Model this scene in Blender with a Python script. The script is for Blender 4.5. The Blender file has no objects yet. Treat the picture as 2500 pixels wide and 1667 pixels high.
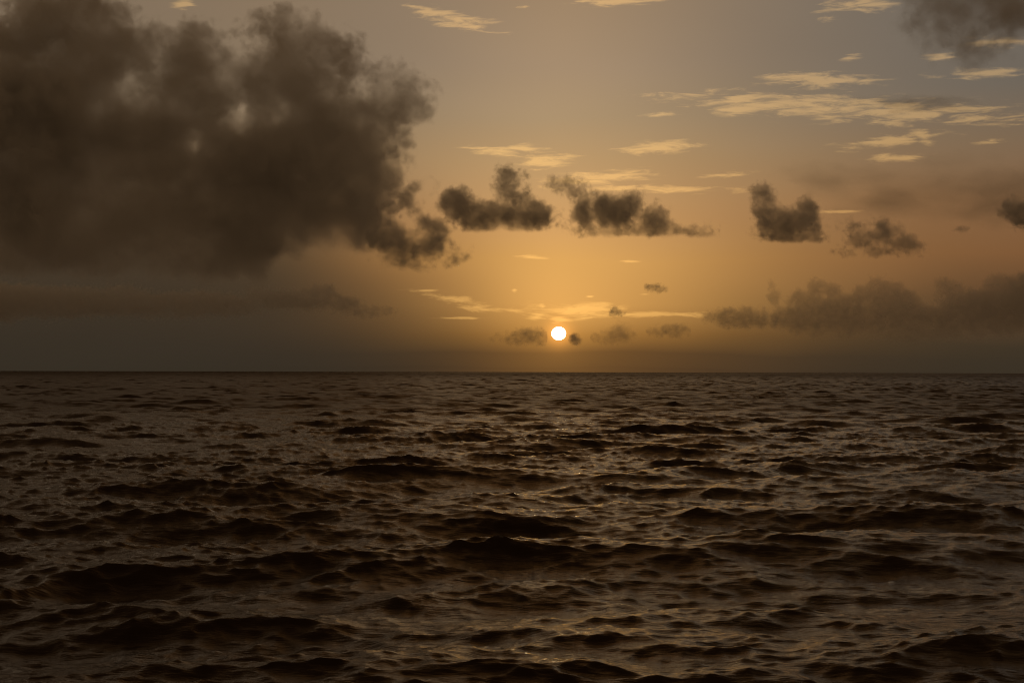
import bpy, math, time
import numpy as np
from mathutils import Matrix, Vector

T0 = time.time()
scene = bpy.context.scene
COL = scene.collection
R = math.radians

# ------------------------------------------------------------------ camera
CAM_Z = 7.0
FPX = 3847.0                      # focal length in pixels of a 2500 px wide picture (36 degrees across)
PITCH, ROLL = R(1.025), R(0.14)
cam_data = bpy.data.cameras.new('camera')
cam = bpy.data.objects.new('camera', cam_data)
COL.objects.link(cam)
scene.camera = cam
cam_data.sensor_width = 36.0
cam_data.lens = 36.0 * FPX / 2500.0
cam_data.clip_start = 0.1
cam_data.clip_end = 300000.0
fwd = Vector((0, math.cos(PITCH), math.sin(PITCH)))
right = Vector((1, 0, 0))
up = right.cross(fwd)
rr = right * math.cos(ROLL) + up * math.sin(ROLL)
uu = up * math.cos(ROLL) - right * math.sin(ROLL)
m = Matrix((rr, uu, -fwd)).transposed().to_4x4()
m.translation = (0, 0, CAM_Z)
cam.matrix_world = m


def pdir(x, y):
    """direction seen at a point of the 2500 x 1667 photograph"""
    return (fwd + rr * ((x - 1250.0) / FPX) + uu * ((833.5 - y) / FPX)).normalized()


def azel(x, y):
    d = pdir(x, y)
    return math.degrees(math.atan2(d.x, d.y)), math.degrees(math.asin(d.z))


SUN_DIR = pdir(1364, 814)
SUN_AZ, SUN_EL = azel(1364, 814)

# ------------------------------------------------------------------ render settings
scene.render.engine = 'CYCLES'
cy = scene.cycles
cy.max_bounces = 8
cy.diffuse_bounces = 2
cy.glossy_bounces = 3
cy.transmission_bounces = 2
cy.volume_bounces = 4
cy.transparent_max_bounces = 64
cy.volume_step_rate = 4.0
cy.volume_max_steps = 512
cy.use_denoising = True
cy.filter_width = 1.1
cy.sample_clamp_indirect = 6.0
vs = scene.view_settings
vs.view_transform = 'Standard'
vs.look = 'None'
vs.exposure = 0.0
vs.gamma = 1.0
vs.use_curve_mapping = False


def lin(r, g, b):
    f = lambda c: c / 12.92 if c <= 0.04045 else ((c + 0.055) / 1.055) ** 2.4
    return (f(r / 255.0), f(g / 255.0), f(b / 255.0), 1.0)


# ------------------------------------------------------------------ world: hazy dusk sky with thin high cloud
world = bpy.data.worlds.new('World')
scene.world = world
world.use_nodes = True
wt = world.node_tree
wt.nodes.clear()
WN, WL = wt.nodes.new, wt.links.new


def put(sock, v):
    if isinstance(v, bpy.types.NodeSocket):
        WL(v, sock)
    else:
        sock.default_value = v


def M(op, a, b=None, c=None, clamp=False):
    n = WN('ShaderNodeMath')
    n.operation = op
    n.use_clamp = clamp
    for i, v in enumerate((a, b, c)):
        if v is not None:
            put(n.inputs[i], v)
    return n.outputs[0]


def DOT(a, v):
    n = WN('ShaderNodeVectorMath')
    n.operation = 'DOT_PRODUCT'
    WL(a, n.inputs[0])
    n.inputs[1].default_value = v
    return n.outputs['Value']


def MIX(f, a, b, mode='MIX'):
    n = WN('ShaderNodeMix')
    n.data_type = 'RGBA'
    n.blend_type = mode
    put(n.inputs['Factor'], f)
    put(n.inputs[6], a)
    put(n.inputs[7], b)
    return n.outputs[2]


def RAMP(fac, stops):
    n = WN('ShaderNodeValToRGB')
    cr = n.color_ramp
    cr.interpolation = 'LINEAR'
    while len(cr.elements) < len(stops):
        cr.elements.new(0.5)
    for e, (el, c) in zip(cr.elements, stops):
        e.position = math.sqrt(max(el, 0) / 90.0)
        e.color = lin(*c)
    WL(fac, n.inputs[0])
    return n.outputs[0]


def SMOOTH(v, lo, hi):
    n = WN('ShaderNodeMapRange')
    n.interpolation_type = 'SMOOTHSTEP'
    WL(v, n.inputs[0])
    n.inputs[1].default_value = lo
    n.inputs[2].default_value = hi
    return n.outputs[0]


tc = WN('ShaderNodeTexCoord')
sep = WN('ShaderNodeSeparateXYZ')
WL(tc.outputs['Generated'], sep.inputs[0])
az = M('MULTIPLY', M('ARCTAN2', sep.outputs[0], sep.outputs[1]), 180 / math.pi)
el = M('MULTIPLY', M('ARCSINE', sep.outputs[2]), 180 / math.pi)
cmb = WN('ShaderNodeCombineXYZ')
WL(az, cmb.inputs[0])
WL(el, cmb.inputs[1])
cmb.inputs[2].default_value = 1.0
AE = cmb.outputs[0]                                   # (azimuth, elevation, 1) in degrees

# slow unevenness of the hazy air
hz = WN('ShaderNodeTexNoise')
hz.inputs['Scale'].default_value = 0.16
hz.inputs['Detail'].default_value = 2.0
mp = WN('ShaderNodeMapping')
mp.inputs['Scale'].default_value = (0.55, 1.6, 1)
WL(AE, mp.inputs[0])
WL(mp.outputs[0], hz.inputs['Vector'])
hzn = M('SUBTRACT', hz.outputs[0], 0.5)

el_u = M('ADD', el, M('MULTIPLY', hzn, 1.1))
tt = M('SQRT', M('MULTIPLY', M('MAXIMUM', el_u, 0.0), 1 / 90.0))
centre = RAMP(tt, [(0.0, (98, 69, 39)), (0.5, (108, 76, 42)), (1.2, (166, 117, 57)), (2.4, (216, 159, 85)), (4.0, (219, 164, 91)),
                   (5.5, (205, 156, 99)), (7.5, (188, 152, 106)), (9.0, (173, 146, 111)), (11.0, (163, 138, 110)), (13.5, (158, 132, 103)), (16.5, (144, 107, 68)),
                   (22.0, (114, 76, 39)), (40.0, (56, 39, 23)), (90.0, (34, 26, 18))])  # here, in side and in shaded: sky above view set dark, warm for sea
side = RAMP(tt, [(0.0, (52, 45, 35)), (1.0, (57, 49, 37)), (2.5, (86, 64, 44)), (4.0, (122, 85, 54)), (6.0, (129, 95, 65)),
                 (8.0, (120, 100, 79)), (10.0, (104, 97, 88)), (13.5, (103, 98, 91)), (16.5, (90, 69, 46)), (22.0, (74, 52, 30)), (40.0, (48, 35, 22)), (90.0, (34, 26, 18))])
rear = RAMP(tt, [(0.0, (84, 68, 50)), (6.0, (134, 107, 78)), (20.0, (130, 103, 74)), (45.0, (66, 51, 35)), (90.0, (34, 26, 18))])  # unseen sky behind the camera, raised to light the near faces of clouds
daz = M('ABSOLUTE', M('SUBTRACT', az, SUN_AZ))
# the glow is narrow low down, narrower still on the side shaded by the big cloud, and widens upwards
w_side = M('MULTIPLY_ADD', SMOOTH(M('SUBTRACT', az, SUN_AZ), -4.0, 4.0), 2.7, 4.1)
w_up = SMOOTH(el, 2.0, 9.5)
w_width = M('ADD', M('MULTIPLY', w_side, M('SUBTRACT', 1.0, w_up)), M('MULTIPLY', w_up, 8.6))
w_c = M('POWER', math.e, M('MULTIPLY', M('POWER', M('DIVIDE', daz, w_width), 1.6), -1.0))
w_r = SMOOTH(daz, 24.0, 95.0)
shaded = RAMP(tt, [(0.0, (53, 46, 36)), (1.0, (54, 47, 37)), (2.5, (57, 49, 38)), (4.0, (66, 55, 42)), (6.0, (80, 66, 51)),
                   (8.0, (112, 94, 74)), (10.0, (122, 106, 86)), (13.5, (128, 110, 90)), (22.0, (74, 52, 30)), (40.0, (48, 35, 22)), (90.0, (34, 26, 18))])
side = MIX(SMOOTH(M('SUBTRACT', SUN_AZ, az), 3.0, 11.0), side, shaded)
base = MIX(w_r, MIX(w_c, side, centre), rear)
# unevenness in brightness
base = MIX(1.0, base, M('ADD', M('MULTIPLY', hzn, 0.22), 1.0), 'MULTIPLY')

# aureole round the low sun
sd = WN('ShaderNodeVectorMath')
sd.operation = 'DOT_PRODUCT'
WL(tc.outputs['Generated'], sd.inputs[0])
sd.inputs[1].default_value = SUN_DIR
ang = M('MULTIPLY', M('ARCCOSINE', M('MINIMUM', sd.outputs['Value'], 0.9999999)), 180 / math.pi)
g1 = M('POWER', math.e, M('MULTIPLY', M('POWER', M('MULTIPLY', ang, 1 / 0.42), 2.0), -1.0))
g2 = M('POWER', math.e, M('MULTIPLY', M('MULTIPLY', ang, 1 / 1.3), -1.0))
base = MIX(g1, base, (0.55, 0.2, 0.03, 1), 'ADD')
base = MIX(g2, base, (0.16, 0.075, 0.014, 1), 'ADD')

# thin high cloud streaks catching the light: (x, y, half length, half height, tilt in degrees, strength)
WISPS = [
    (1108, 48, 118, 22, -13, 1.0), (450, 10, 42, 16, 15, 0.8),
    (1998, 197, 135, 17, -2, 1.1), (1930, 250, 230, 16, -3, 1.35), (2180, 274, 300, 19, -4, 1.4), (1800, 270, 80, 16, 0, 0.9),
    (2170, 345, 130, 14, 4, 1.0), (2255, 337, 55, 20, -45, 0.9), (2180, 385, 130, 18, 2, 0.6),
    (1605, 361, 105, 18, 1, 1.0), (1620, 280, 70, 7, 2, 0.8),
    (1330, 390, 85, 20, -4, 1.0), (1210, 368, 115, 14, -5, 0.8), (1275, 360, 60, 16, 0, 0.8),
    (1460, 433, 150, 17, 2, 1.0), (1600, 462, 330, 12, -1, 0.75), (1765, 428, 85, 9, 6, 0.8), (2060, 516, 120, 8, 0, 0.55),
    (2440, 104, 85, 15, 0, 1.0), (2400, 180, 130, 14, 0, 0.9), (2075, 142, 40, 9, 3, 0.8),
    (2110, 12, 120, 22, 3, 0.9), (2025, 44, 50, 9, 4, 0.9), (2420, 345, 90, 10, 5, 0.6), (2300, 140, 90, 12, 0, 0.6),
    (1500, 2, 140, 14, 0, 0.8),
    (1400, 757, 130, 15, 1, 1.2), (1560, 768, 190, 9, 0, 1.0), (1368, 778, 26, 9, 5, 1.2), (1310, 775, 26, 14, 0, 1.0), (1325, 748, 14, 9, 0, 1.0),
    (1040, 709, 78, 5, 0, 0.8), (1110, 730, 95, 12, -8, 0.8), (1170, 752, 70, 14, -6, 0.8), (1120, 776, 120, 5, 0, 0.6),
    (1297, 628, 50, 5, -3, 0.9), (1531, 638, 34, 4, 0, 0.9), (1256, 708, 15, 11, 0, 0.6), (1440, 724, 14, 3, 0, .7), (1575, 718, 28, 3, 0, .7),
    (1280, 18, 28, 6, 0, 0.7),
]
PXDEG = FPX * math.pi / 180
env = None
cm0 = WN('ShaderNodeCombineXYZ')
WL(az, cm0.inputs[0])
WL(el, cm0.inputs[1])
for (x, y, a, b, tilt, s) in WISPS:
    a0, e0 = azel(x, y)
    mpw = WN('ShaderNodeMapping')
    mpw.vector_type = 'TEXTURE'
    mpw.inputs['Location'].default_value = (a0, e0, 0)
    mpw.inputs['Rotation'].default_value = (0, 0, R(tilt))
    mpw.inputs['Scale'].default_value = (a * 1.5 * s / PXDEG, b * 1.8 * s / PXDEG, 1)
    WL(cm0.outputs[0], mpw.inputs[0])
    gr = WN('ShaderNodeTexGradient')
    gr.gradient_type = 'SPHERICAL'
    WL(mpw.outputs[0], gr.inputs[0])
    env = gr.outputs['Fac'] if env is None else M('MAXIMUM', env, gr.outputs['Fac'])
nz1 = WN('ShaderNodeTexNoise')
nz1.inputs['Scale'].default_value = 1.0
nz1.inputs['Detail'].default_value = 8.0
nz1.inputs['Roughness'].default_value = 0.66
nz1.inputs['Distortion'].default_value = 0.5
mp1 = WN('ShaderNodeMapping')
mp1.inputs['Scale'].default_value = (0.7, 4.6, 1)
mp1.inputs['Rotation'].default_value = (0, 0, R(3))
WL(AE, mp1.inputs[0])
WL(mp1.outputs[0], nz1.inputs['Vector'])
wm = M('ADD', M('MULTIPLY', env, 0.95), M('MULTIPLY', M('SUBTRACT', nz1.outputs[0], 0.5), 2.4))
wmask = M('MULTIPLY', SMOOTH(wm, 0.3, 0.95), SMOOTH(env, 0.0, 0.25))
wcol = MIX(w_c, (0.27, 0.155, 0.045, 1), (0.36, 0.20, 0.05, 1))
streaked = MIX(M('MULTIPLY', wmask, 0.85), base, wcol, 'ADD')

# the clear-air sky itself, very faint at this exposure
sky = WN('ShaderNodeTexSky')
sky.sky_type = 'NISHITA'
sky.sun_disc = False
sky.sun_elevation = R(SUN_EL)
sky.sun_rotation = R(SUN_AZ)
sky.dust_density = 3.0
skyc = MIX(1.0, sky.outputs[0], (0.01, 0.01, 0.01, 1), 'MULTIPLY')


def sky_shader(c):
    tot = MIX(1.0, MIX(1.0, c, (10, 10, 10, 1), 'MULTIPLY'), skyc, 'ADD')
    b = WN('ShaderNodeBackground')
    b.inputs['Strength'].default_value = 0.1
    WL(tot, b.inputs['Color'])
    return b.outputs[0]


# streaks only occur in the part of the sky near the sun (also saves evaluating them elsewhere)
near = M('MULTIPLY', M('LESS_THAN', daz, 24.0), M('MULTIPLY', M('LESS_THAN', el, 15.0), M('GREATER_THAN', el, 1.2)))
mxw = WN('ShaderNodeMixShader')
WL(near, mxw.inputs[0])
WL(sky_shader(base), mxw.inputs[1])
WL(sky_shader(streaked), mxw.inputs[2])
wo = WN('ShaderNodeOutputWorld')
WL(mxw.outputs[0], wo.inputs['Surface'])

# ------------------------------------------------------------------ the sun lamp (dimmed by the thick air at the horizon)
sl = bpy.data.lights.new('sun_light', 'SUN')
sl.energy = 0.0012
sl.angle = R(0.53)
sl.color = (1.0, 0.52, 0.18)
slo = bpy.data.objects.new('sun_light', sl)
COL.objects.link(slo)
slo.rotation_euler = SUN_DIR.to_track_quat('Z', 'Y').to_euler()
slo.location = SUN_DIR * 1000


# ------------------------------------------------------------------ sea
def make_sea():
    rng = np.random.default_rng(11)

    def fields(Ltile, N, lam_min, lam_max, seed, hs_scale):
        """one band of a wind sea on a periodic tile: height, two horizontal shifts"""
        g = np.random.default_rng(seed)
        k1 = 2 * np.pi * np.fft.fftfreq(N, Ltile / N)
        kx, ky = np.meshgrid(k1, k1, indexing='ij')
        k = np.hypot(kx, ky)
        k[0, 0] = 1e-6
        kp = 2 * np.pi / 16.5
        S = np.exp(-1.25 * (kp / k) ** 2) * k ** -4.0
        # peak enhancement and a wind blowing towards the camera, a little from the left
        S *= 1 + 1.6 * np.exp(-((np.sqrt(k / kp) - 1) ** 2) / (2 * 0.12 ** 2))
        th = np.arctan2(kx * math.cos(R(12)) + ky * math.sin(R(12)), -(ky * math.cos(R(12)) - kx * math.sin(R(12))))
        spread = np.clip(np.cos(th / 2), 0, 1) ** (2 * np.clip(8.5 * (kp / k) ** 0.5, 2.3, 8.5))
        S *= spread
        lam = 2 * np.pi / k
        f = lambda v, e: 1 / (1 + np.exp(-(np.log(v / e)) * 9))
        S *= f(lam, lam_min) * (1 - f(lam, lam_max) if lam_max else 1)
        A = np.sqrt(S) * (2 * np.pi / Ltile)
        H = A * (g.standard_normal((N, N)) + 1j * g.standard_normal((N, N))) * N * N
        h = np.fft.ifft2(H).real
        dx = np.fft.ifft2(-1j * kx / k * H).real
        dy = np.fft.ifft2(-1j * ky / k * H).real
        return [a.astype(np.float32) * hs_scale for a in (h, dx, dy)]

    ALPHA = 0.105
    bands = [(1024.0, fields(1024.0, 1024, 6.0, None, 3, ALPHA * 1.06)),
             (311.0, fields(311.0, 1024, 1.7, 6.0, 5, ALPHA * 0.84)),
             (128.0, fields(128.0, 1024, 0.32, 1.7, 8, ALPHA * 1.12))]
    CH = 1.25
    # gusts: the small waves stand higher in some patches than in others
    kk = np.hypot(*np.meshgrid(np.fft.fftfreq(512, 2.0), np.fft.fftfreq(512, 2.0), indexing='ij')) + 1e-6
    gust = np.fft.ifft2(np.fft.fft2(np.random.default_rng(77).standard_normal((512, 512))) * np.exp(-(kk * 16) ** 2) * (kk ** 2 + (1 / 70.0) ** 2) ** -0.6).real
    gust = np.clip(1 + 0.16 * gust / gust.std(), 0.5, 1.6).astype(np.float32)

    def sample(F, L, x, y):
        N = F.shape[0]
        u = (x / L * N)
        v = (y / L * N)
        i = np.floor(u).astype(np.int64)
        j = np.floor(v).astype(np.int64)
        fu = (u - i).astype(np.float32)
        fv = (v - j).astype(np.float32)
        i0, i1, j0, j1 = i % N, (i + 1) % N, j % N, (j + 1) % N
        return (F[i0, j0] * (1 - fu) * (1 - fv) + F[i1, j0] * fu * (1 - fv) + F[i0, j1] * (1 - fu) * fv + F[i1, j1] * fu * fv)

    ss = lambda v, lo, hi: (lambda t: t * t * (3 - 2 * t))(np.clip((v - lo) / (hi - lo), 0, 1))

    def sector(r0, r1, step, NA):
        """a fan of quads of the moving surface; step(r) is the spacing of its rows"""
        rs = [r0]
        while rs[-1] < r1:
            rs.append(rs[-1] + step(rs[-1]))
        rs = np.array(rs)
        aa = np.radians(np.linspace(-29, 29, NA))
        RR, AA = np.meshgrid(rs, aa, indexing='ij')
        X = RR * np.sin(AA)
        Y = RR * np.cos(AA)
        dr = np.gradient(rs)[:, None] * np.ones((1, NA))
        Z = np.zeros_like(X)
        DX = np.zeros_like(X)
        DY = np.zeros_like(X)
        fades = [1 - ss(dr, 8.0, 40.0), 1 - ss(dr, 2.2, 5.0), 1 - ss(dr, 0.5, 1.2)]
        gm = sample(gust, 1024.0, X, Y)
        fades = [fades[0], fades[1] * (0.45 + 0.55 * gm), fades[2] * gm]
        for (L, (h, dx, dy)), fd in zip(bands, fades):
            if fd.max() > 0:
                Z += sample(h, L, X, Y) * fd
                DX += sample(dx, L, X, Y) * fd
                DY += sample(dy, L, X, Y) * fd
        # folding of the surface: where crests pinch there is a little foam
        gx = np.gradient(DX, axis=1) / (RR * (aa[1] - aa[0]))
        gy = np.gradient(DY, axis=0) / dr
        foam = ss((gx + gy) * CH, 0.95, 1.5) * (RR < 600)
        # small waves too fine for the rows read as a rougher surface
        rough = 0.08 + 0.22 * ss(dr, 0.5, 1.2) + 0.14 * ss(dr, 2.2, 5.0) + 0.08 * ss(dr, 8.0, 40.0)
        ii = (np.arange(len(rs) - 1)[:, None] * NA + np.arange(NA - 1)[None, :]).ravel()
        qd = np.stack([ii, ii + 1, ii + NA + 1, ii + NA], -1)[:, ::-1]
        return np.stack([X - CH * DX, Y - CH * DY, Z], -1).reshape(-1, 3), qd, rough.ravel(), foam.ravel()

    co, quads, rough, foam = [], [], [], []
    n0 = 0
    for args in ((16.0, 331.0, lambda r: 0.0037 * r, 1161), (329.5, 2420.0, lambda r: 1.22 * (r / 330) ** 0.67, 581), (2390.0, 11500.0, lambda r: 5.0 * (r / 2390) ** 3, 241)):
        c, q, rg, f = sector(*args)
        co.append(c)
        quads.append(q + n0)
        rough.append(rg)
        foam.append(f)
        n0 += len(c)
    co, quads, rough, foam = (np.concatenate(v) for v in (co, quads, rough, foam))
    # calm outer sheet: beyond the detailed sector, round the whole horizon, to 120 km
    ring = []
    RO = [11450.0, 20000.0, 60000.0, 120000.0]
    for r in RO:
        for k in range(181):
            t = R(-29 + 58 * k / 180)
            ring.append((r * math.sin(t), r * math.cos(t), -0.02 if r == 11450.0 else 0.0))
    oq = []
    for q in range(len(RO) - 1):
        for k in range(180):
            i = n0 + q * 181 + k
            oq.append((i + 181, i + 182, i + 1, i)[::-1])
    n1 = n0 + len(ring)
    RS = [0.0, 60.0, 1000.0, 120000.0]
    for r in RS:
        for k in range(153):
            t = R(29 + 302 * k / 152)
            ring.append((r * math.sin(t), r * math.cos(t), -0.35))
    for q in range(len(RS) - 1):
        for k in range(152):
            i = n1 + q * 153 + k
            oq.append((i, i + 153, i + 154, i + 1))
    n2 = n0 + len(ring)
    for k in range(41):
        t = R(-29 + 58 * k / 40)
        ring.append((0, 0, -0.35))
        ring.append((16.6 * math.sin(t), 16.6 * math.cos(t), -0.35))
    for k in range(40):
        i = n2 + 2 * k
        oq.append((i, i + 2, i + 3, i + 1))
    co = np.concatenate([co, np.array(ring)])
    co[:, 2] -= (co[:, 0] ** 2 + co[:, 1] ** 2) / (2 * 6371000.0)      # the curve of the earth: the horizon lies 8 km away
    quads = np.concatenate([quads, np.array(oq)])
    me = bpy.data.meshes.new('sea')
    me.vertices.add(len(co))
    me.vertices.foreach_set('co', co.astype(np.float32).ravel())
    me.loops.add(len(quads) * 4)
    me.loops.foreach_set('vertex_index', quads.astype(np.int32).ravel())
    me.polygons.add(len(quads))
    me.polygons.foreach_set('loop_start', np.arange(0, len(quads) * 4, 4, dtype=np.int32))
    me.update(calc_edges=True)
    me.validate()
    me.polygons.foreach_set('use_smooth', np.ones(len(me.polygons), dtype=bool))
    at = me.attributes.new('wave_roughness', 'FLOAT', 'POINT')
    full = np.full(len(me.vertices), 0.52, np.float32)
    full[:n0] = rough.ravel()
    at.data.foreach_set('value', full)
    at = me.attributes.new('foam', 'FLOAT', 'POINT')
    full = np.zeros(len(me.vertices), np.float32)
    full[:n0] = foam.ravel()
    at.data.foreach_set('value', full)
    ob = bpy.data.objects.new('sea', me)
    COL.objects.link(ob)
    ob['kind'] = 'structure'
    ob['label'] = 'dark choppy open sea reaching to the horizon'
    return ob


def sea_material():
    mt = bpy.data.materials.new('sea_water')
    mt.use_nodes = True
    nt = mt.node_tree
    nt.nodes.clear()
    N, L = nt.nodes.new, nt.links.new
    out = N('ShaderNodeOutputMaterial')
    p = N('ShaderNodeBsdfPrincipled')
    p.inputs['Base Color'].default_value = (0.026, 0.0140, 0.0055, 1)
    p.inputs['IOR'].default_value = 1.333
    a = N('ShaderNodeAttribute')
    a.attribute_name = 'wave_roughness'
    L(a.outputs['Fac'], p.inputs['Roughness'])
    geo = N('ShaderNodeNewGeometry')
    prev = None
    for sc_, det, dist, strength, rot in ((2.2, 6.0, 0.07, 0.75, 9), (7.0, 4.0, 0.018, 0.7, -16)):
        mp = N('ShaderNodeMapping')
        mp.inputs['Scale'].default_value = (0.3, 1.0, 0.7)
        mp.inputs['Rotation'].default_value = (0, 0, R(rot))
        L(geo.outputs['Position'], mp.inputs[0])
        nz = N('ShaderNodeTexNoise')
        nz.inputs['Scale'].default_value = sc_
        nz.inputs['Detail'].default_value = det
        nz.inputs['Roughness'].default_value = 0.6
        L(mp.outputs[0], nz.inputs['Vector'])
        b = N('ShaderNodeBump')
        b.inputs['Strength'].default_value = strength
        b.inputs['Distance'].default_value = dist
        L(nz.outputs[0], b.inputs['Height'])
        if prev is not None:
            L(prev, b.inputs['Normal'])
        prev = b.outputs[0]
    L(prev, p.inputs['Normal'])
    fo = N('ShaderNodeBsdfDiffuse')
    fo.inputs[0].default_value = (0.55, 0.56, 0.56, 1)
    fa = N('ShaderNodeAttribute')
    fa.attribute_name = 'foam'
    fn = N('ShaderNodeTexNoise')
    fn.inputs['Scale'].default_value = 5.0
    fn.inputs['Detail'].default_value = 6.0
    L(geo.outputs['Position'], fn.inputs['Vector'])
    mu = N('ShaderNodeMath')
    mu.operation = 'MULTIPLY'
    mr = N('ShaderNodeMapRange')
    mr.inputs[1].default_value = 0.42
    mr.inputs[2].default_value = 0.68
    L(fn.outputs[0], mr.inputs[0])
    L(fa.outputs['Fac'], mu.inputs[0])
    L(mr.outputs[0], mu.inputs[1])
    mx = N('ShaderNodeMixShader')
    L(mu.outputs[0], mx.inputs[0])
    L(p.outputs[0], mx.inputs[1])
    L(fo.outputs[0], mx.inputs[2])
    L(mx.outputs[0], out.inputs['Surface'])
    return mt


sea = make_sea()
sea.data.materials.append(sea_material())
print('sea', round(time.time() - T0, 1))


# ------------------------------------------------------------------ the sun's disc
def make_sun():
    import bmesh
    D = 90000.0
    bm = bmesh.new()
    bmesh.ops.create_icosphere(bm, subdivisions=4, radius=D * math.tan(R(0.262)))
    me = bpy.data.meshes.new('sun')
    bm.to_mesh(me)
    bm.free()
    ob = bpy.data.objects.new('sun', me)
    COL.objects.link(ob)
    ob.location = SUN_DIR * D + Vector((0, 0, CAM_Z))
    ob.scale = (1, 1, 0.92)
    ob['label'] = 'white glowing disc of the setting sun just above the sea horizon'
    ob['category'] = 'sun'
    mt = bpy.data.materials.new('sun_surface')
    mt.use_nodes = True
    nt = mt.node_tree
    nt.nodes.clear()
    e = nt.nodes.new('ShaderNodeEmission')
    e.inputs[0].default_value = (1.0, 0.82, 0.5, 1)
    e.inputs[1].default_value = 14.0
    o = nt.nodes.new('ShaderNodeOutputMaterial')
    nt.links.new(e.outputs[0], o.inputs[0])
    mt.cycles.emission_sampling = 'NONE'
    me.materials.append(mt)


make_sun()

# ------------------------------------------------------------------ clouds
outline_mat = bpy.data.materials.new('cloud_boundary')
outline_mat.use_nodes = True
nt = outline_mat.node_tree
nt.nodes.clear()
o_ = nt.nodes.new('ShaderNodeOutputMaterial')
t_ = nt.nodes.new('ShaderNodeBsdfTransparent')
c_ = nt.nodes.new('ShaderNodeRGB')
c_.outputs[0].default_value = (1, 1, 1, 1)
nt.links.new(c_.outputs[0], t_.inputs[0])
nt.links.new(t_.outputs[0], o_.inputs[0])


def fbm3(shape, lam0, beta, seed, lam_min=2.2, stretch=(1, 1, 1)):
    """spectral noise in voxel units, normalised to unit deviation; largest feature lam0 voxels"""
    g = np.random.default_rng(seed)
    nx, ny, nz = shape
    f = np.fft.rfftn(g.standard_normal(shape, dtype=np.float32))
    k2 = ((np.fft.fftfreq(nx) * stretch[0])[:, None, None] ** 2 + (np.fft.fftfreq(ny) * stretch[1])[None, :, None] ** 2
          + (np.fft.rfftfreq(nz) * stretch[2])[None, None, :] ** 2)
    k = np.sqrt(k2) + 1e-9
    amp = (k ** 2 + (1.0 / lam0) ** 2) ** (-beta / 2) * np.exp(-(k * lam_min) ** 2)
    amp[0, 0, 0] = 0
    n = np.fft.irfftn(f * amp, s=shape).astype(np.float32)
    return n / n.std()


def good(n):
    """a size the transform handles quickly"""
    while True:
        q = n
        for p in (2, 3, 5):
            while q % p == 0:
                q //= p
        if q == 1:
            return n
        n += 1


def cloud_group(name, src, res, lo, hi, mode, mat, thr=0.1, vox=0.0):
    g = bpy.data.node_groups.new(name, 'GeometryNodeTree')
    g.interface.new_socket('Geometry', in_out='INPUT', socket_type='NodeSocketGeometry')
    g.interface.new_socket('Geometry', in_out='OUTPUT', socket_type='NodeSocketGeometry')
    N, L = g.nodes.new, g.links.new
    go = N('NodeGroupOutput')
    oi = N('GeometryNodeObjectInfo')
    oi.inputs['Object'].default_value = src
    vc = N('GeometryNodeVolumeCube')
    vc.inputs['Min'].default_value = lo
    vc.inputs['Max'].default_value = hi
    for nm, r in zip(('Resolution X', 'Resolution Y', 'Resolution Z'), res):
        vc.inputs[nm].default_value = r
    pos = N('GeometryNodeInputPosition')
    p = pos.outputs[0]
    for op, v in (('SUBTRACT', lo), ('MULTIPLY', tuple((r - 1) / (b - a) for r, a, b in zip(res, lo, hi))), ('ADD', (0.5, 0.5, 0.5)), ('FLOOR', None)):
        n = N('ShaderNodeVectorMath')
        n.operation = op
        L(p, n.inputs[0])
        if v is not None:
            n.inputs[1].default_value = v
        p = n.outputs[0]
    # index = (ix * ny + iy) * nz + iz, kept in whole numbers
    sx = N('ShaderNodeSeparateXYZ')
    L(p, sx.inputs[0])
    idx = None

    def imath(op, a, b):
        n = N('FunctionNodeIntegerMath')
        n.operation = op
        for s, v in zip(n.inputs, (a, b)):
            if isinstance(v, int):
                s.default_value = v
            else:
                L(v, s)
        return n.outputs[0]
    idx = imath('ADD', imath('MULTIPLY', imath('ADD', imath('MULTIPLY', sx.outputs[0], res[1]), sx.outputs[1]), res[2]), sx.outputs[2])
    na = N('GeometryNodeInputNamedAttribute')
    na.data_type = 'FLOAT'
    na.inputs[0].default_value = 'vapour'
    si = N('GeometryNodeSampleIndex')
    si.data_type = 'FLOAT'
    si.domain = 'POINT'
    L(oi.outputs['Geometry'], si.inputs['Geometry'])
    L(na.outputs[0], si.inputs['Value'])
    L(idx, si.inputs['Index'])
    L(si.outputs[0], vc.inputs['Density'])
    last = vc.outputs[0]
    if mode == 'mesh':
        v2 = N('GeometryNodeVolumeToMesh')
        if 'Resolution Mode' in v2.inputs:
            v2.inputs['Resolution Mode'].default_value = 'Size'
        else:
            v2.resolution_mode = 'VOXEL_SIZE'
        v2.inputs['Voxel Size'].default_value = vox
        v2.inputs['Threshold'].default_value = thr
        v2.inputs['Adaptivity'].default_value = 0.4
        L(last, v2.inputs[0])
        last = v2.outputs[0]
    sm = N('GeometryNodeSetMaterial')
    sm.inputs['Material'].default_value = mat
    L(last, sm.inputs[0])
    L(sm.outputs[0], go.inputs[0])
    return g


def field_object(name, arr):
    me = bpy.data.meshes.new(name)
    me.vertices.add(arr.size)
    a = me.attributes.new('vapour', 'FLOAT', 'POINT')
    a.data.foreach_set('value', np.ascontiguousarray(arr, dtype=np.float32).ravel())
    return bpy.data.objects.new(name, me)      # never linked: only carries the sampled density


TRI = [0]


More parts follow.
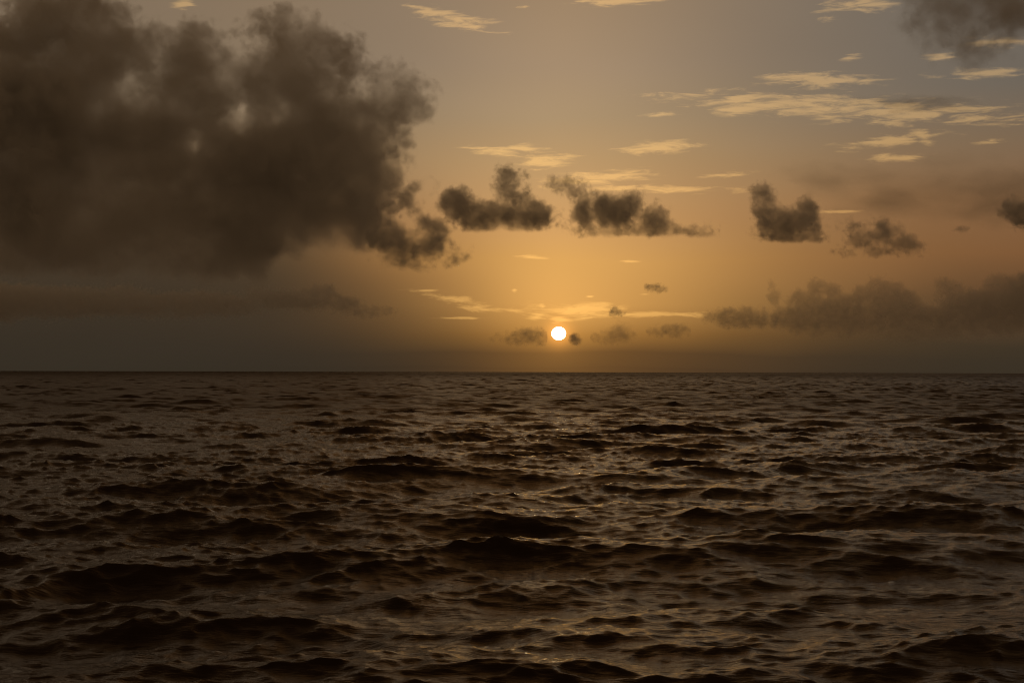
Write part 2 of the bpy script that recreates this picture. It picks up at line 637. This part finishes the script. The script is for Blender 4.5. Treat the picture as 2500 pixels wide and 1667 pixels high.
def make_cloud(name, label, D, blobs, vox=2.4, amp=10.0, lam=60.0, beta=2.35, soft=14.0, k_union=9.0, base=None, base_soft=10.0,
               tau=5.0, thick=100.0, depth=1.3, seed=1, gaps=(), patchy=0.35, billow=0.6, albedo=(0.95, 0.94, 0.92), g=0.35, group=None,
               stretch=(1, 1, 1), cat='cloud', thr=0.12):
    """a body of vapour D metres away; the blobs (x, y, rx, ry) give its lobes in picture pixels, soft and amp the raggedness of its edge"""
    pad = amp * 2.2 + soft * 0.5
    x0 = min(b[0] - b[2] for b in blobs) - pad
    x1 = max(b[0] + b[2] for b in blobs) + pad
    y0 = min(b[1] - b[3] for b in blobs) - pad
    y1 = max(b[1] + b[3] for b in blobs) + pad
    dm = max(min(b[2], b[3]) for b in blobs) * depth * 1.35 + pad
    nx, ny, nz = good(int((x1 - x0) / vox)), good(int(2 * dm / vox)), good(int((y1 - y0) / vox))
    gx = np.linspace(x0, x1, nx, dtype=np.float32)[:, None, None]
    gy = np.linspace(-dm, dm, ny, dtype=np.float32)[None, :, None]
    gz = np.linspace(y1, y0, nz, dtype=np.float32)[None, None, :]        # picture y, upwards
    rng = np.random.default_rng(seed)
    acc = np.zeros((nx, ny, nz), np.float32)
    for b in blobs:
        cx, cy_, rx, ry = b[:4]
        rm = min(rx, ry)
        rd = rm * depth
        od = (rng.random() - 0.5) * 0.6 * rd
        reach = 1.0 + 5.5 * k_union / rm + 0.1
        i0, i1 = np.searchsorted(gx[:, 0, 0], [cx - rx * reach, cx + rx * reach])
        zz = gz[0, 0, ::-1]
        k0, k1 = np.searchsorted(zz, [cy_ - ry * reach, cy_ + ry * reach])
        k0, k1 = nz - k1, nz - k0
        j0, j1 = np.searchsorted(gy[0, :, 0], [od - rd * reach, od + rd * reach])
        q = np.sqrt(((gx[i0:i1] - cx) / rx) ** 2 + ((gy[:, j0:j1] - od) / rd) ** 2 + ((gz[:, :, k0:k1] - cy_) / ry) ** 2)
        acc[i0:i1, j0:j1, k0:k1] += np.exp(np.clip((1 - q) * rm / k_union, -12, 12))
    sdf = k_union * np.log(acc + 1e-5)
    del acc
    lv = lam / vox
    n1 = fbm3((nx, ny, nz), lv, beta, seed * 7 + 1, stretch=stretch)
    n2 = fbm3((nx, ny, nz), lv * 0.38, beta, seed * 7 + 2, stretch=stretch)
    bil = np.abs(n2) * 1.5 - 1.0
    sdf += amp * (n1 * (1 - 0.5 * billow) + bil * billow * 0.75)
    sdf += 0.3 * soft
    for (cx, cy_, rx, ry, s) in gaps:
        q = ((gx - cx) / rx) ** 2 + ((gz - cy_) / ry) ** 2
        sdf -= s * np.exp(-q)
    if base is not None:
        if callable(base):
            by = base(gx)
        else:
            by = base
        sdf = np.minimum(sdf, (by - gz) * (soft / base_soft) + n1 * amp * 0.25)
    d = np.clip(sdf / soft, 0, 1)
    d = d * d * (3 - 2 * d)
    if patchy:
        n3 = fbm3((nx, ny, nz), lv * 1.6, 2.6, seed * 7 + 3, stretch=stretch)
        d *= np.clip(1 + patchy * n3, 0.35, 2.4)
    d[0], d[-1], d[:, 0], d[:, -1], d[:, :, 0], d[:, :, -1] = 0, 0, 0, 0, 0, 0
    mpp = D / FPX
    # place: the middle of the box at D metres, corners where those pixels point
    mid = pdir((x0 + x1) / 2, (y0 + y1) / 2)
    cen = mid * (D / mid.y) + Vector((0, 0, CAM_Z))
    hx, hy, hzz = (x1 - x0) / 2 * mpp, dm * mpp, (y1 - y0) / 2 * mpp
    lo, hi = (-hx, -hy, 0.0), (hx, hy, 2 * hzz)
    mat = bpy.data.materials.new(name + '_vapour')
    mat.use_nodes = True
    t = mat.node_tree
    t.nodes.clear()
    o = t.nodes.new('ShaderNodeOutputMaterial')
    v = t.nodes.new('ShaderNodeVolumePrincipled')
    v.inputs['Color'].default_value = (*albedo, 1)
    v.inputs['Anisotropy'].default_value = g
    v.inputs['Density'].default_value = tau / (thick * mpp)
    t.links.new(v.outputs[0], o.inputs['Volume'])
    src = field_object(name + '_field', d)
    # outline body, coarser
    ob = bpy.data.objects.new(name, bpy.data.meshes.new(name))
    COL.objects.link(ob)
    ob.location = (cen.x, cen.y, cen.z - hzz)
    ob.data.materials.append(outline_mat)
    md = ob.modifiers.new('outline', 'NODES')
    md.node_group = cloud_group(name + '_outline', src, (nx, ny, nz), lo, hi, 'mesh', outline_mat, thr, vox=max(3.2 * vox, (x1 - x0) / 110) * mpp)
    ob['label'] = label
    ob['category'] = cat
    if group:
        ob['group'] = group
    vd = bpy.data.volumes.new('vapour')
    vo = bpy.data.objects.new('vapour', vd)
    COL.objects.link(vo)
    vo.parent = ob
    vd.materials.append(mat)
    md = vo.modifiers.new('vapour', 'NODES')
    md.node_group = cloud_group(name + '_vapour', src, (nx, ny, nz), lo, hi, 'volume', mat)
    print(name, (nx, ny, nz), round(time.time() - T0, 1))
    return ob


# the big dark cloud mass
make_cloud('cumulus_cloud', 'huge dark towering cumulus mass filling the upper left of the sky', 11000.0,
           [(60, 90, 70, 80), (150, 40, 120, 90), (235, 70, 85, 70), (60, 200, 120, 90), (200, 170, 150, 90),
            (420, 95, 72, 52), (440, 155, 120, 80), (540, 175, 62, 52), (472, 78, 26, 24), (330, 130, 80, 60), (590, 230, 90, 70), (640, 150, 40, 60), (620, 330, 120, 90),
            (688, 62, 52, 44), (765, 125, 88, 62), (700, 170, 88, 90), (835, 160, 48, 42), (760, 230, 120, 90),
            (985, 200, 52, 50), (1005, 255, 50, 50), (930, 250, 70, 55),
            (800, 330, 160, 115), (890, 300, 90, 80), (830, 450, 140, 120), (765, 550, 160, 80), (870, 530, 70, 50), (890, 390, 62, 80), (690, 400, 130, 130),
            (350, 280, 230, 110), (150, 280, 200, 130), (80, 400, 220, 130), (350, 420, 250, 120), (560, 440, 170, 130),
            (130, 520, 260, 110), (450, 540, 260, 100), (100, 620, 260, 70), (380, 635, 280, 56), (560, 620, 110, 66), (-80, 300, 200, 300), (250, 600, 300, 80), (600, 560, 160, 90)],
           vox=3.4, amp=15, lam=140, beta=2.45, soft=25, k_union=14, albedo=(0.985, 0.98, 0.97), base=lambda x: 692 - 62 * np.clip((x - 640) / 60, 0, 1),
           base_soft=60, tau=4.6, thick=230, depth=0.8, seed=4, patchy=0.42, billow=0.6,
           gaps=[(590, 262, 22, 44, 34), (480, 355, 26, 50, 26), (62, 232, 20, 16, 34), (452, 425, 20, 16, 34), (350, 460, 20, 18, 30)])
make_cloud('ragged_cloud', 'ragged grey cloud scrap hanging off the lower end of the huge cumulus', 10500.0,
           [(1000, 500, 28, 26), (935, 560, 44, 40), (955, 590, 46, 30), (990, 622, 50, 22), (1050, 560, 34, 28), (1085, 628, 36, 17), (1015, 465, 30, 15), (900, 530, 34, 34), (1035, 600, 40, 26)],
           vox=2.4, amp=11, lam=60, beta=2.6, soft=28, tau=2.2, thick=70, depth=1.2, seed=12, billow=0.3)
make_cloud('cumulus_cloud', 'small dark cumulus with one tall peak, first of the row from the huge cloud', 8300.0,
           [(1108, 498, 40, 40), (1215, 530, 120, 34), (1242, 470, 34, 46), (1245, 430, 26, 20), (1305, 525, 50, 36), (1180, 520, 60, 30), (1270, 490, 30, 34)],
           vox=2.2, amp=8, lam=55, beta=2.6, soft=15, k_union=5, base=566, base_soft=12, tau=2.3, thick=80, seed=21)
make_cloud('cumulus_cloud', 'broken dark cumulus trailing a tail above the setting sun', 8300.0,
           [(1375, 447, 30, 12), (1418, 468, 34, 16), (1428, 520, 30, 44), (1490, 522, 58, 50), (1545, 500, 26, 38), (1600, 540, 34, 38), (1690, 568, 48, 14), (1500, 562, 95, 18), (1640, 566, 40, 14)],
           vox=2.2, amp=8, lam=50, beta=2.6, soft=15, k_union=5, base=581, base_soft=12, tau=2.3, thick=80, seed=33)
make_cloud('cumulus_cloud', 'compact dark cumulus with a knob on top and a flat base', 8300.0,
           [(1862, 467, 25, 23), (1868, 505, 29, 28), (1880, 535, 34, 34), (1925, 548, 56, 42), (1970, 512, 27, 32), (1975, 545, 30, 36), (1925, 576, 60, 18), (1988, 582, 20, 10)],
           vox=2.0, amp=7, lam=45, beta=2.6, soft=15, k_union=5, base=594, base_soft=12, tau=2.3, thick=80, seed=41)
make_cloud('cumulus_cloud', 'wedge of dark cumulus tapering to a point over the cloud bank', 8600.0,
           [(2056, 546, 14, 8), (2080, 562, 24, 14), (2112, 585, 40, 26), (2150, 556, 22, 17), (2170, 574, 34, 22), (2200, 590, 34, 20), (2232, 601, 18, 10), (2165, 612, 54, 12), (2058, 618, 18, 7)],
           vox=2.0, amp=8, lam=42, beta=2.6, soft=15, k_union=5, base=633, base_soft=12, tau=1.9, thick=72, seed=55)
make_cloud('ragged_cloud', 'dark cloud tuft cut by the picture edge above the cloud bank', 8600.0,
           [(2478, 515, 26, 24), (2530, 520, 55, 36)], vox=2.2, amp=8, lam=40, soft=16, tau=3.2, thick=70, seed=61)
make_cloud('dark_cloud', 'soft dark cloud hanging in the upper right corner of the sky', 3600.0,
           [(2330, 30, 105, 64), (2450, 30, 120, 72), (2320, 90, 66, 44), (2385, 125, 56, 34), (2290, 60, 60, 50), (2570, 30, 100, 70), (2380, -40, 170, 60)],
           vox=3.0, amp=15, lam=90, soft=75, tau=1.5, thick=120, depth=1.0, seed=72, billow=0.3, patchy=0.4)
make_cloud('cloud_veil', 'thin brownish veil of cloud behind the wedge of cumulus', 14000.0,
           [(2330, 450, 230, 50), (2200, 480, 160, 40), (2480, 470, 160, 70), (2060, 440, 120, 26)],
           vox=4.0, amp=14, lam=120, beta=2.8, soft=80, tau=0.7, thick=130, depth=1.0, seed=205, billow=0.2, patchy=0.3, stretch=(1.8, 1, 0.7))
make_cloud('cloud_streak', 'brown shaded end of the long bright streak of high cloud', 12000.0,
           [(2220, 252, 130, 12), (2320, 262, 80, 12)], vox=2.2, amp=5, lam=50, beta=2.6, soft=18, tau=0.3, thick=30, depth=1.4, seed=215, billow=0.2, stretch=(2.4, 1, 0.7))
# banks low over the horizon
make_cloud('cloud_bank', 'hazy grey bank of cumulus heads low over the sea beyond the compact cumulus', 28000.0,
           [(1884, 702, 8, 14), (1890, 728, 16, 16), (1952, 722, 18, 14), (1993, 702, 24, 20), (2030, 712, 26, 18), (1975, 735, 50, 22), (2060, 742, 50, 28),
            (2142, 694, 24, 18), (2165, 714, 46, 28), (2110, 725, 40, 28), (2190, 745, 60, 40), (2040, 780, 170, 46), (2250, 790, 170, 44),
            (2300, 694, 22, 16), (2325, 708, 34, 20), (2345, 735, 50, 26), (2440, 690, 34, 24), (2475, 715, 60, 40), (2420, 765, 130, 60), (2560, 730, 110, 80)],
           vox=2.4, amp=4.5, lam=30, beta=2.5, soft=7, k_union=5, base=860, base_soft=110, tau=1.5, thick=90, depth=1.0, seed=83, patchy=0.15, billow=0.8)
make_cloud('cloud_bank', 'long hazy grey bank beneath the huge cumulus, thinning towards the sun', 28000.0,
           [(100, 738, 260, 42), (430, 745, 230, 34), (-120, 740, 220, 60), (628, 716, 34, 18), (680, 730, 60, 24), (790, 712, 32, 18), (760, 730, 60, 24), (840, 738, 50, 18), (890, 760, 70, 14), (300, 716, 60, 20), (520, 726, 44, 18)],
           vox=2.6, amp=4.5, lam=32, beta=2.5, soft=8, k_union=5, base=815, base_soft=80, tau=2.0, thick=80, depth=1.0, seed=91, patchy=0.15, billow=0.8)
make_cloud('low_cloud', 'low dark cloud shred at the near end of the hazy bank', 26000.0,
           [(1790, 778, 62, 16), (1845, 785, 55, 13), (1815, 766, 36, 14)], vox=1.9, amp=5, lam=34, soft=12, tau=0.8, thick=40, seed=101)
make_cloud('low_cloud', 'little domed cloud low on the horizon, nearest on the bank side of the sun', 26000.0,
           [(1505, 820, 38, 13), (1515, 799, 17, 9), (1480, 826, 26, 8)], vox=1.7, amp=4, lam=28, soft=10, tau=0.42, thick=30, seed=111)
make_cloud('low_cloud', 'small flat-based cloud between the domed cloud and the bank', 26000.0,
           [(1632, 812, 42, 10), (1640, 803, 24, 9)], vox=1.7, amp=4, lam=28, soft=10, tau=0.42, thick=26, seed=121)
make_cloud('low_cloud', 'low dark cloud sloping up to the side of the sun disc', 26000.0,
           [(1285, 822, 40, 12), (1265, 829, 60, 6), (1300, 815, 22, 9)], vox=1.6, amp=3.5, lam=26, soft=9, tau=0.5, thick=26, seed=131)
make_cloud('low_cloud', 'tiny dark puff just off the edge of the sun disc', 26000.0,
           [(1401, 825, 9, 10), (1408, 834, 9, 6)], vox=1.4, amp=2.5, lam=16, soft=7, tau=1.0, thick=20, seed=141)
make_cloud('small_cloud', 'tiny dark smudge of cloud on the bright streak above the sun', 20000.0,
           [(1502, 759, 8, 8), (1510, 765, 14, 4)], vox=1.4, amp=2.5, lam=16, soft=7, tau=0.9, thick=20, seed=151)
make_cloud('small_cloud', 'thin slanting dark wisp between the sun and the broken cumulus', 20000.0,
           [(1592, 700, 12, 5), (1608, 706, 16, 4)], vox=1.4, amp=2.5, lam=16, soft=7, tau=0.7, thick=16, seed=161)
make_cloud('small_cloud', 'faint lone smudge between the wedge cloud and the edge tuft', 20000.0,
           [(2348, 560, 16, 6)], vox=1.5, amp=2.5, lam=18, soft=9, tau=1.2, thick=18, seed=171)
print('built', round(time.time() - T0, 1))
